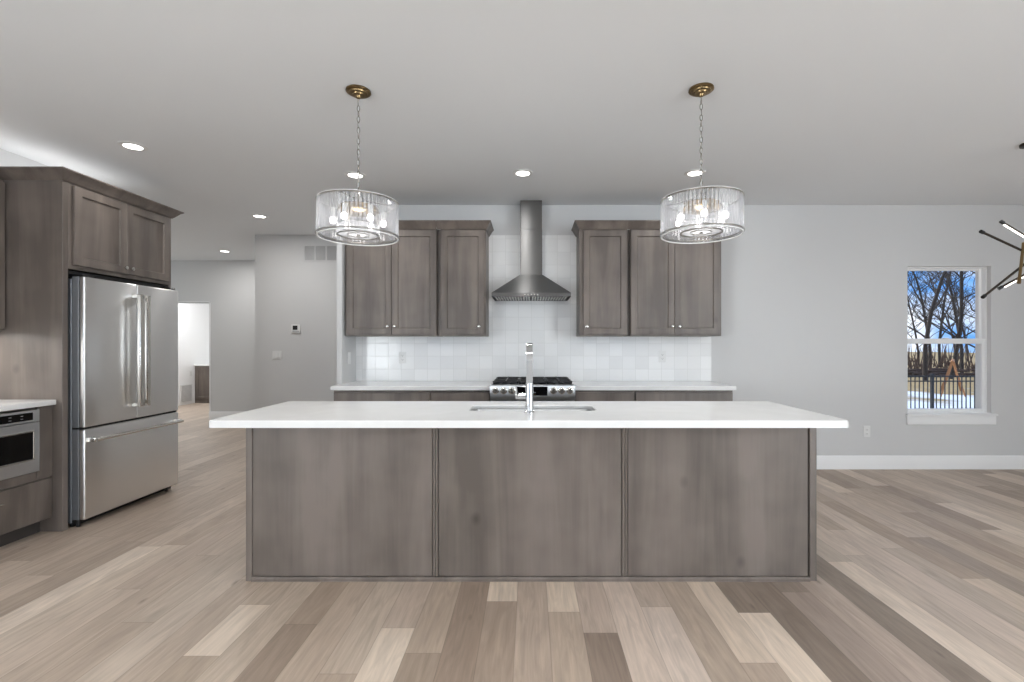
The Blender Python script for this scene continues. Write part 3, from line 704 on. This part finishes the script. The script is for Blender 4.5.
def tall_left():
    x1, y0, y1 = -3.60, 2.45, 3.258
    root = thing('wall_cabinet', 'dark stained wall cabinet at the picture edge before the refrigerator surround', 'cabinet', (-3.75, 2.85, 1.385))
    MB().box(XL, x1-.021, y0, y1, 1.385, 2.418, .001).build('body', 'wood', root)
    ym = (y0+y1)/2
    for a, b, ky in ((y0+.012, ym-.002, ym-.035), (ym+.002, y1-.006, ym+.035)):
        d = shaker(MB(), (x1-.021, a, 1.40), Y_, Z_, X_, b-a, 1.0, t=.021).build('door', 'wood', root)
        knob(d, (x1, ky, 1.47), (1, 0, 0))
    MB().box(-3.72, -3.68, y0+.1, y1-.05, 1.373, 1.3845, .002).build('added_undercab_strip', 'white', root)  # added strip, no fixture visible under this cabinet
    area('added_undercab_lamp', (-3.70, ym, 1.370), (0, 0, 0), .03, .6, 5, (1, .97, .93))  # added lamp to brighten the side counter
    area('added_uplight', (XL+.10, ym, 2.445), (0, R(180), 0), .03, .7, .75, (1, .985, .97))  # added lamp to brighten the wall and ceiling above the cabinet
    MB().box(XL+.085, XL+.115, y0+.03, y1-.05, 2.418, 2.438, .002).build('added_uplight_strip', 'white', root)  # unseen strip added to carry the lamp above
    mb = MB(); mb.M = Matrix(((0, -1, 0, 0), (1, 0, 0, 0), (0, 0, 1, 0), (0, 0, 0, 1)))
    crown_run(mb, y0, y1-.062, -x1+.018, 2.421, 2.492, .03, -XL-.001, True, False).build('crown', 'wood', root)
tall_left()
def left_base():
    xf, y0, y1 = -3.285, 2.45, 3.263
    root = thing('base_cabinet', 'stained base cabinet holding the microwave drawer', 'cabinet', (-3.6, 2.85, 0))
    xb = xf-.02; my0, my1, mz0, mz1 = 2.555, 3.158, .449, .862
    m = MB(); m.box(XL, xb, y0, y1, .10, .43).box(XL, xb, y0, my0-.003, .43, .874).box(XL, xb, my1+.003, y1, .43, .874).box(XL, xb, my0-.003, my1+.003, mz1+.003, .874).box(XL, XL+.02, my0, my1, .43, .874)
    m.build('body', 'wood', root)
    MB().box(xb, xf, my1+.004, y1, .39, .872, .0015).build('stile', 'wood', root)
    MB().box(xb, xf, y0, my0-.004, .39, .872, .0015).build('stile', 'wood', root)
    MB().box(xb, xf-.006, my0-.004, my1+.004, .385, mz0-.004, .0015).build('rail', 'wood', root)
    MB().box(XL, xf-.09, y0, y1, 0, .10).build('toe_kick', 'toe', root)
    d = slab(MB(), (xb, y0+.004, .105), Y_, Z_, X_, y1-y0-.008, .272).build('drawer', 'wood', root)
    hb = MB().cyl((xf+.03, 2.76, .30), (xf+.03, 2.93, .30), .005, seg=10).cyl((xf, 2.775, .30), (xf+.03, 2.775, .30), .005, seg=10).cyl((xf, 2.915, .30), (xf+.03, 2.915, .30), .005, seg=10).build('handle', 'nickel', d)
    mw = thing('microwave_drawer', 'stainless steel microwave drawer with black window under the side counter', 'microwave', (-3.5, 2.85, mz0))
    xm = -3.265
    MB().box(-3.80, xb-.002, my0+.004, my1-.004, mz0+.004, mz1-.004).build('body', 'fside', mw)
    c = MB().box(xb, xm, my0, my1, .781, mz1, .003).build('control_panel', 'steelh', mw)
    k = MB().box(xm-.001, xm+.003, my0+.03, 3.112, .795, .845, .001).build('keypad', 'blackglass', mw)
    for r_ in range(2):
        for i in range(7):
            y = my0+.06+i*.07; MB().box(xm+.0025, xm+.0036, y, y+.016, .808+r_*.019, .812+r_*.019).build('key', 'legend', k)
    f = MB().box(xb, xm, my0, my1, mz0, .777, .003).build('drawer_front', 'steelh', mw)
    fr = MB(); a, b, z0, z1, t = my0+.045, 3.122, .53, .724, .009
    fr.box(xm-.001, xm+.005, a, b, z0, z0+t, .002).box(xm-.001, xm+.005, a, b, z1-t, z1, .002).box(xm-.001, xm+.005, a, a+t, z0+t, z1-t, .002).box(xm-.001, xm+.005, b-t, b, z0+t, z1-t, .002)
    fr.build('window_trim', 'nickel', f)
    MB().box(xm-.001, xm+.002, a+t, b-t, z0+t, z1-t).build('window', 'blackglass', f)
    tag(MB().box(XL, -3.258, 2.44, 3.262, .876, .912, .004, 2).build('side_countertop', 'quartz'), 'white quartz countertop over the microwave drawer beside the refrigerator', 'countertop')
left_base()

# ================================================================== PENDANTS
def pendant(label, x, y, zb):
    root = thing('pendant_light', label, 'pendant light', (x, y, zb), 'crystal drum pendants over the island')
    rr, h = .217, .192; zt = zb+h
    MB().lathe([(0, CEIL-.0005), (.068, CEIL-.0005), (.069, CEIL-.008), (.064, CEIL-.012), (.052, CEIL-.013), (.050, CEIL-.020), (.036, CEIL-.022), (.033, CEIL-.029), (.016, CEIL-.031), (.012, CEIL-.042), (.006, CEIL-.046), (0, CEIL-.046)], 40, (x, y, 0)).build('canopy', 'brass', root)
    ch = MB(); z = CEIL-.052; i = 0; zc = zt+.055
    while z-.036 > zc-.01:
        pts = []
        for k in range(12):
            t = 2*math.pi*k/12; u, v = .0075*math.cos(t), .018*math.sin(t)
            pts.append((x+(u if i % 2 else 0), y+(0 if i % 2 else u), z-.018+v))
        ch.tube(pts, .0020, 6, closed=True); z -= .031; i += 1
    ch.build('chain', 'ring', root)
    MB().tube([(x+.004*math.sin(k*1.3), y+.004*math.cos(k*1.3), CEIL-.05-(CEIL-.05-zt-.03)*k/20) for k in range(21)], .0018, 6).build('cord', 'white', root)
    def ring(name, r0, r1, z0, z1): MB().lathe([(r0, z0), (r1, z0), (r1, z1), (r0, z1)], 64, (x, y, 0), closed=True).build(name, 'ring', root)
    ring('lower_ring', rr+.0045, rr+.009, zb, zb+.005); ring('upper_ring', rr-.006, rr+.006, zt-.003, zt+.003)
    ring('bead_ring', rr-.010, rr-.0045, zb+.004, zb+.008); ring('inner_ring', .108, .116, zb+.004, zb+.009)
    MB().lathe([(rr-.004, zb-.0095), (rr+.004, zb-.0095), (rr+.004, zb-.005), (rr-.004, zb-.005)], 64, (x, y, 0), closed=True).build('bead_rim', 'white', root)
    MB().lathe([(rr-.004, zt+.003), (rr+.004, zt+.003), (rr+.004, zt+.007), (rr-.004, zt+.007)], 64, (x, y, 0), closed=True).build('top_rim', 'white', root)
    top = MB()
    for k in range(3):
        t = 2*math.pi*k/3+.4; c, s_ = math.cos(t), math.sin(t)
        top.tube([(x, y, zt+.045), (x+.05*c, y+.05*s_, zt+.012), (x+rr*c, y+rr*s_, zt)], .0035, 8)
    top.cyl((x, y, zt+.052), (x, y, zt-.03), .009, seg=14); top.build('spider', 'ring', root)
    hub = MB().lathe([(.0, zt-.022), (.105, zt-.022), (.11, zt-.028), (.11, zt-.05), (.1, zt-.056), (0, zt-.056)], 40, (x, y, 0)).build('socket_hub', 'brass', root)
    for k in range(6):
        t = math.pi/3*k+.3; bx, by = x+.135*math.cos(t), y+.135*math.sin(t)
        s_ = MB().cyl((bx, by, zt-.044), (bx, by, zt-.092), .012, seg=14).tube([(x+.09*math.cos(t), y+.09*math.sin(t), zt-.04), (bx, by, zt-.04), (bx, by, zt-.05)], .005, 8).build('socket', 'white', root)
        MB().tube([(bx, by, zt-.091), (bx, by, zt-.096), (bx, by, zt-.101), (bx, by, zt-.118), (bx, by, zt-.126), (bx, by, zt-.129)], [.009, .013, .0175, .0175, .012, .004], 16).build('bulb', 'bulb', s_)
    n = 64
    for k in range(n):
        t = 2*math.pi*k/n; c, s_ = math.cos(t), math.sin(t)
        m = MB(); m.M = Matrix.Translation((x+rr*c, y+rr*s_, 0)) @ Matrix.Rotation(t, 4, 'Z')
        m.box(-.004, .004, -.0078, .0078, zb-.006, zt+.004, .002)
        m.build('glass_rod', 'crystal', root)
    for k in range(30):
        t = 2*math.pi*k/30; c, s_ = math.cos(t), math.sin(t)
        m = MB(); m.M = Matrix.Translation((x+.112*c, y+.112*s_, 0)) @ Matrix.Rotation(t, 4, 'Z')
        m.box(-.004, .004, -.009, .009, zb+.009, zb+.062, .002)
        m.build('inner_glass_rod', 'crystal', root)
    for k in range(3):
        t = 2*math.pi*k/3+.4
        MB().tube([(x+.10*math.cos(t), y+.10*math.sin(t), zt-.05), (x+.112*math.cos(t), y+.112*math.sin(t), zb+.006)], .003, 6).build('inner_strut', 'ring', root)
    MB().lathe([(0, zb+.010), (.104, zb+.010), (.104, zb+.014), (0, zb+.014)], 40, (x, y, 0)).build('diffuser_plate', 'crystal', root)
    MB().lathe([(.055, zb+.006), (.06, zb+.006), (.06, zb+.010), (.055, zb+.010)], 40, (x, y, 0), closed=True).lathe([(0, zb+.002), (.010, zb+.002), (.010, zb+.010), (0, zb+.010)], 16, (x, y, 0)).build('plate_ring', 'ring', root)
    l = bpy.data.lights.new('pendant_lamp', 'AREA'); l.shape = 'DISK'; l.size = .3; l.energy = 3.3; l.color = (1, .97, .93)
    lo = bpy.data.objects.new('pendant_lamp', l); C.objects.link(lo); lo.location = (x, y, zb-.012)
    l = bpy.data.lights.new('bulb_lamp', 'POINT'); l.energy = 1.0; l.color = (1, .97, .93); l.shadow_soft_size = .05
    lo = bpy.data.objects.new('bulb_lamp', l); C.objects.link(lo); lo.location = (x, y, zb+.085)
pendant('crystal drum pendant on the refrigerator side of the island', -.977, 2.70, 1.905)
pendant('crystal drum pendant on the window side of the island', .968, 2.68, 1.915)

# ================================================================== RECESSED LIGHTS
def recessed(label, x, y, power=3.4):
    root = thing('recessed_light', label, 'ceiling light', (x, y, CEIL), 'recessed ceiling lights')
    MB().lathe([(.058, CEIL-.0005), (.088, CEIL-.0005), (.087, CEIL-.004), (.064, CEIL-.009), (.058, CEIL-.007)], 40, (x, y, 0), closed=True).build('trim_ring', 'white', root)
    MB().lathe([(0, CEIL-.0005), (.0575, CEIL-.0005), (.0575, CEIL-.004), (0, CEIL-.004)], 32, (x, y, 0)).build('lens', 'lens', root)
    l = bpy.data.lights.new('recessed_lamp', 'AREA'); l.energy = power; l.shape = 'DISK'; l.size = .09; l.color = (1, .985, .96)
    lo = bpy.data.objects.new('recessed_lamp', l); C.objects.link(lo); lo.location = (x, y, CEIL-.02)
recessed('recessed ceiling light in front of the refrigerator', -2.89, 3.45)
recessed('recessed ceiling light behind the pendant on the refrigerator side', -1.49, 4.04)
recessed('recessed ceiling light in front of the range hood', -.06, 3.99)
recessed('recessed ceiling light behind the pendant on the window side', 1.389, 3.99)
recessed('added out-of-view recessed ceiling light over the aisle beside the microwave drawer counter', -2.75, 1.6, 6)  # unseen fixture added to brighten the side counter and floor
recessed('added out-of-view recessed ceiling light over the open floor before the island middle', -.06, 1.6, 5)  # unseen fixture added to brighten the floor before the island
recessed('added out-of-view recessed ceiling light over the open floor before the island window end', 2.6, 1.6, 5)  # unseen fixture added as fill at the window end
recessed('recessed ceiling light before the thermostat wall', -3.04, 5.33, 11)
recessed('recessed ceiling light deepest in the hallway', -4.72, 7.33, 11)

# ================================================================== CHANDELIER
def chandelier():
    hx, hy, hz = 3.60, 3.40, 1.93
    root = thing('sputnik_chandelier', 'bronze chandelier of crossed glowing light bars beside the window', 'chandelier', (hx, hy, hz))
    MB().lathe([(0, CEIL-.0005), (.065, CEIL-.0005), (.063, CEIL-.018), (.02, CEIL-.026), (0, CEIL-.026)], 32, (hx, hy, 0)).build('canopy', 'bronze', root)
    MB().cyl((hx, hy, CEIL-.02), (hx, hy, hz+.10), .007, seg=12).build('stem', 'bronze', root)
    MB().tube([P(1023.5, 243, 3.38), P(1021.5, 262, 3.33), P(1019.3, 279, 3.28)], .009, 14).tube([P(1019.4, 278, 3.285), P(1019.0, 283, 3.27)], .011, 14).build('hub', 'brass', root)
    # (tip, through-point, lit)
    for (t, q, lit) in (((1001, 221.5, 3.42), (1026, 236.5, 3.40), True), ((981, 231.5, 3.30), (1023, 251, 3.37), False), ((983, 297, 3.22), (1021, 267, 3.33), False), ((999, 288.5, 3.46), (1026, 274, 3.40), True)):
        a = P(*t); b = P(*q); d = (b-a).normalized(); e = a+d*.78
        bar = MB().tube([a, e], .0085, 10).build('light_bar', 'bronze', root)
        n = Vector((0, 0, -1)); n = (n - d*n.dot(d)).normalized()
        for s0, s1 in ((.03, .33), (.45, .75)):
            k = n*.009 if lit else a.normalized()*.012
            MB().tube([a+d*s0+k, a+d*s1+k], .006, 10).build('led_tube', 'led', bar)
        MB().tube([a-d*.004, a+d*.022], .012, 12).tube([e-d*.022, e+d*.004], .012, 12).build('end_cap', 'black', bar)
chandelier()

# ================================================================== SMALL WALL FITTINGS
def plate(name, label, cat, c, U, N, kind, group, w=.072, h=.117):
    """cover plate on a wall: U across, N out of the wall"""
    U, N, c = Vector(U), Vector(N), Vector(c)
    root = thing(name, label, cat, c, group)
    def slab_(u0, u1, v0, v1, n0, n1, nm, mt, par, bev=.0012):
        m = MB(); m.M = mat4(c, U, Z_, N); m.box(u0, u1, v0, v1, n0, n1, bev); return m.build(nm, mt, par)
    slab_(-w/2, w/2, -h/2, h/2, 0, .006, 'cover_plate', 'white', root, .002)
    if kind == 'outlet':
        for s in (.021, -.021):
            f = slab_(-.017, .017, s-.0145, s+.0145, .005, .0085, 'receptacle', 'white', root)
            m = MB(); m.M = mat4(c, U, Z_, N)
            for u in (-.007, .006): m.box(u, u+.0018, s-.003, s+.006, .0084, .0088)
            m.box(-.002, .002, s-.010, s-.006, .0084, .0088); m.build('slots', 'black', f)
    else:
        ng = max(1, round(w/.06)-0) if w > .1 else 1
        for i in range(ng):
            u = (i-(ng-1)/2)*.046
            slab_(u-.0165, u+.0165, -.033, .033, .005, .0095, 'rocker', 'white', root)
yt = ty-.0005
plate('outlet', 'white outlet on the tile backsplash under the two-door cabinet, thermostat side', 'outlet', ((403-PX0)*WB/FPX, yt, 1.155), -X_, -Y_, 'outlet', 'backsplash outlets')
plate('outlet', 'white outlet on the tile backsplash under the two-door cabinet, window side', 'outlet', ((662-PX0)*WB/FPX, yt, 1.165), -X_, -Y_, 'outlet', 'backsplash outlets')
plate('outlet', 'white outlet low on the bare wall between island and window', 'outlet', ((866.5-PX0)*WB/FPX, WB-.0005, .39), -X_, -Y_, 'outlet', None)
plate('light_switch', 'white switch on the narrow end wall beside the back counter', 'light switch', (XE+.0005, 4.71, 1.155), Y_, X_, 'switch', None)
plate('light_switch', 'wide white switch plate below the thermostat', 'light switch', ((277-PX0)*HALL_Y/FPX, HALL_Y-.0005, 1.15), -X_, -Y_, 'switch', None, .118, .117)
def thermostat():
    x, z = (296.3-PX0)*HALL_Y/FPX, 1.50
    root = thing('thermostat', 'small white thermostat with dark square screen on the hall wall', 'thermostat', (x, HALL_Y, z))
    y = HALL_Y
    MB().box(x-.06, x+.06, y-.022, y-.0005, z-.06, z+.055, .006, 2).build('case', 'white', root)
    MB().box(x-.036, x+.026, y-.0235, y-.021, z-.018, z+.038, .001).build('screen', 'black', root)
    MB().box(x-.04, x+.05, y-.0235, y-.021, z-.048, z-.030, .002).build('button_strip', 'grey', root)
thermostat()
def vent():
    x0, x1 = (303.5-PX0)*HALL_Y/FPX, (338-PX0)*HALL_Y/FPX; z0, z1 = EYE+(PY0-261.5)*HALL_Y/FPX, EYE+(PY0-244.5)*HALL_Y/FPX; y = HALL_Y
    root = thing('return_air_vent', 'white three-section return air vent high on the hall wall', 'vent', ((x0+x1)/2, y, z0))
    f = MB(); t = .02; f.box(x0, x1, y-.010, y-.0005, z1-t, z1, .002).box(x0, x1, y-.010, y-.0005, z0, z0+t, .002)
    w_ = (x1-x0-4*t)/3
    for i in range(4): f.box(x0+i*(w_+t), x0+i*(w_+t)+t, y-.010, y-.0005, z0+t, z1-t, .002)
    f.build('frame', 'wall', root)
    MB().box(x0+t, x1-t, y-.002, y-.0004, z0+t, z1-t).build('backing', 'ventdark', root)
    for i in range(3):
        l = MB(); a = x0+t+i*(w_+t)
        k = 0; z = z0+t+.004
        while z < z1-t-.004:
            l.prism([(y-.009, z), (y-.0085, z+.0015), (y-.003, z+.009), (y-.0035, z+.0075)], a, a+w_, 'X'); z += .0125
        l.build('louver_bank', 'wall', root)
vent()

# ================================================================== FAR ROOM BEYOND THE DOORWAY
def far_room():
    root = thing('vanity_cabinet', 'dark stained vanity seen through the hallway doorway', 'cabinet', (-6.8, 10.7, 0))
    MB().box(-7.387, -6.2, 10.45, 11.045, .0, .815).build('body', 'wood', root)
    for a, b in ((-7.36, -6.82), (-6.815, -6.25)): shaker(MB(), (b, 10.45, .09), -X_, Z_, -Y_, b-a, .70).build('door', 'wood', root)
    MB().box(-7.387, -6.18, 10.42, 11.045, .815, .85, .003).box(-7.387, -6.18, 11.02, 11.045, .85, .95, .002).build('top', 'quartz', root)
    r = thing('floor_level_vent', 'white wall register low beside the far vanity', 'vent', (-7.39, 10.18, .05))
    f = MB(); x = -7.3895; f.box(x, x+.012, 10.0, 10.36, .05, .43, .003); f.build('frame', 'white', r)
    l = MB()
    for i in range(14): l.box(x+.012, x+.016, 10.03, 10.33, .075+i*.0245, .087+i*.0245)
    l.build('louver_bank', 'grey', r)
    plate('outlet', 'outlet with dark slots on the wall above the far register', 'outlet', (-7.3895, 10.32, .66), Y_, X_, 'outlet', None)
far_room()
struct(MB().box(DOOR_X, DOOR_X+.02, FAR_Y-.006, FAR_Y+.126, 0, 2.01).box(-6.42, DOOR_X, FAR_Y-.006, FAR_Y+.126, 2.01, 2.03).build('trim_1', 'trim'))

# ================================================================== OUTSIDE
GZ = -.75
struct(MB().box(-60, 110, WB+WT+.02, 130, GZ-.1, GZ).build('ground', 'lawn'), 'winter lawn with snow patches')
def tree_mesh(seed, h=17, r0=.15):
    rnd = random.Random(seed); trunk = MB(); br = MB()
    def limb(mb, p, d, L, r, depth):
        n = 7 if depth == 0 else 5; pts = [p.copy()]; rads = [r]; q = p.copy(); dd = d.copy()
        for i in range(n):
            dd = (dd + Vector((rnd.uniform(-1, 1), rnd.uniform(-1, 1), rnd.uniform(-.25, .5)))*(.15 if depth == 0 else .40)).normalized()
            q = q + dd*L/n; pts.append(q.copy()); rads.append(r*(1-.72*(i+1)/n))
        mb.tube(pts, rads, 7 if depth == 0 else 5 if depth == 1 else 4)
        if depth < 3:
            k = {0: 13, 1: 6, 2: 4}[depth]
            for j in range(k):
                f = rnd.uniform(.14 if depth == 0 else .2, .98); i = min(int(f*n), n-1); pp = pts[i].lerp(pts[i+1], f*n-i)
                a = rnd.uniform(0, 2*math.pi); up = rnd.uniform(.15, .9)
                nd_ = Vector((math.cos(a), math.sin(a), up)).normalized()
                nd_ = (nd_ + dd*.3).normalized()
                limb(br, pp, nd_, L*rnd.uniform(.28, .5), max(rads[i]*rnd.uniform(.38, .6), .016), depth+1)
    limb(trunk, Vector((0, 0, 0)), Vector((rnd.uniform(-.06, .06), 0, 1)), h, r0, 0)
    return trunk, br
protos = []
def tree(label, px, D, seed=None, proto=None, rz=0, sc=1):
    x = (px-PX0)*D/FPX
    if proto is None:
        root = thing('bare_tree', label, 'tree', (0, 0, 0), 'bare trees beyond the fence')
        t, b = tree_mesh(seed); t.build('trunk', 'bark', root, 60); b.build('branches', 'bark', root, 60); protos.append(root)
    else:
        root = copy_tree(protos[proto]); root['label'] = label
    root.location = (x, D, GZ); root.rotation_euler = (0, 0, rz); root.scale = (sc, sc, sc)
    return root
same = 'bare dark winter tree standing in the wood outside the window'
tree('thick bare tree nearest the left side of the window, outdoors', 925, 27, seed=3, sc=.8)
tree('bare tree rising near the middle of the window, outdoors', 951, 28, seed=8, sc=.78)
tree('slimmer bare tree just right of the middle of the window, outdoors', 962, 33, seed=21, sc=.75)
tree('bare tree at the right edge of the window glass, outdoors', 980, 26, seed=34, sc=.7)
rt = random.Random(5)
for i in range(13):
    px = 845+i*14+rt.uniform(-5, 5); D = rt.uniform(38, 58)
    tree(same, px, D, proto=i % 4, rz=rt.uniform(0, 6.28), sc=rt.uniform(.55, .85))
def fence():
    Yf, x0 = 12.0, 10.18
    root = thing('metal_fence', 'black metal picket fence across the yard outside the window', 'fence', (x0, Yf, GZ))
    for i in range(-3, 4):
        x = x0+i*1.83
        MB().box(x-.032, x+.032, Yf-.032, Yf+.032, GZ, .52, .004).box(x-.038, x+.038, Yf-.038, Yf+.038, .52, .55, .006).build('post', 'fence', root)
        if i < 3:
            m = MB()
            for z in (.49, .365, GZ+.14): m.box(x+.032, x+1.798, Yf-.014, Yf+.014, z-.018, z+.012)
            for k in range(1, 17): m.box(x+k*.1075-.009, x+k*.1075+.009, Yf-.009, Yf+.009, GZ+.05, .495)
            m.build('picket_panel', 'fence', root)
fence()
def swing():
    D = 18.2
    root = thing('swing_set', 'wooden A-frame swing set standing in the yard beyond the fence', 'swing set', ((953-PX0)*D/FPX, D, GZ))
    def A(px_top, D_, nm='leg'):
        for dx, dy in ((-12.5, 0), (12.5, .3)):
            a = P(px_top, 362.5, D_); a.z = .62; b = P(px_top+dx, 398, D_+dy); b.z = GZ
            MB().tube([a, b], .030, 4).build(nm, 'timber', root)
    A(953, D)
    a = P(953, 362, D); a.z = .62
    MB().tube([a+Vector((-.12, -.1, 0)), a+Vector((2.32, 2.6, 0))], .06, 4).build('beam', 'timber', root)
    b = a+Vector((2.14, 2.4, 0))
    for q in (-.45, .45): MB().tube([b, Vector((b.x+q, b.y+.1, GZ))], .055, 4).build('leg', 'timber', root)
swing()
def brush():
    rb = random.Random(9); m = MB()
    for i in range(900):
        x = rb.uniform(18, 60); y = rb.uniform(36, 44); h = rb.uniform(.5, 2.6)
        p = Vector((x, y, GZ)); q = p+Vector((rb.uniform(-.9, .9), rb.uniform(-.5, .5), h))
        m.tube([p, p.lerp(q, .5)+Vector((rb.uniform(-.2, .2), 0, 0)), q], [.05, .035, .01], 3)
    o = m.build('underbrush', 'brush'); tag(o, 'tangled brown underbrush along the foot of the wood outside', 'underbrush', kind='stuff')
    m = MB()
    for i in range(70):
        x = rb.uniform(22, 31); y = rb.uniform(29.5, 31); z = GZ+rb.uniform(.05, .45)
        m.tube([(x, y, z), (x+rb.uniform(1, 2.6), y+rb.uniform(-.3, .3), z+rb.uniform(-.1, .1))], [.09, .05], 5)
    tag(m.build('brush_pile', 'brush'), 'long low pile of reddish brown branches on the lawn outside', 'brush pile', kind='stuff')
brush()
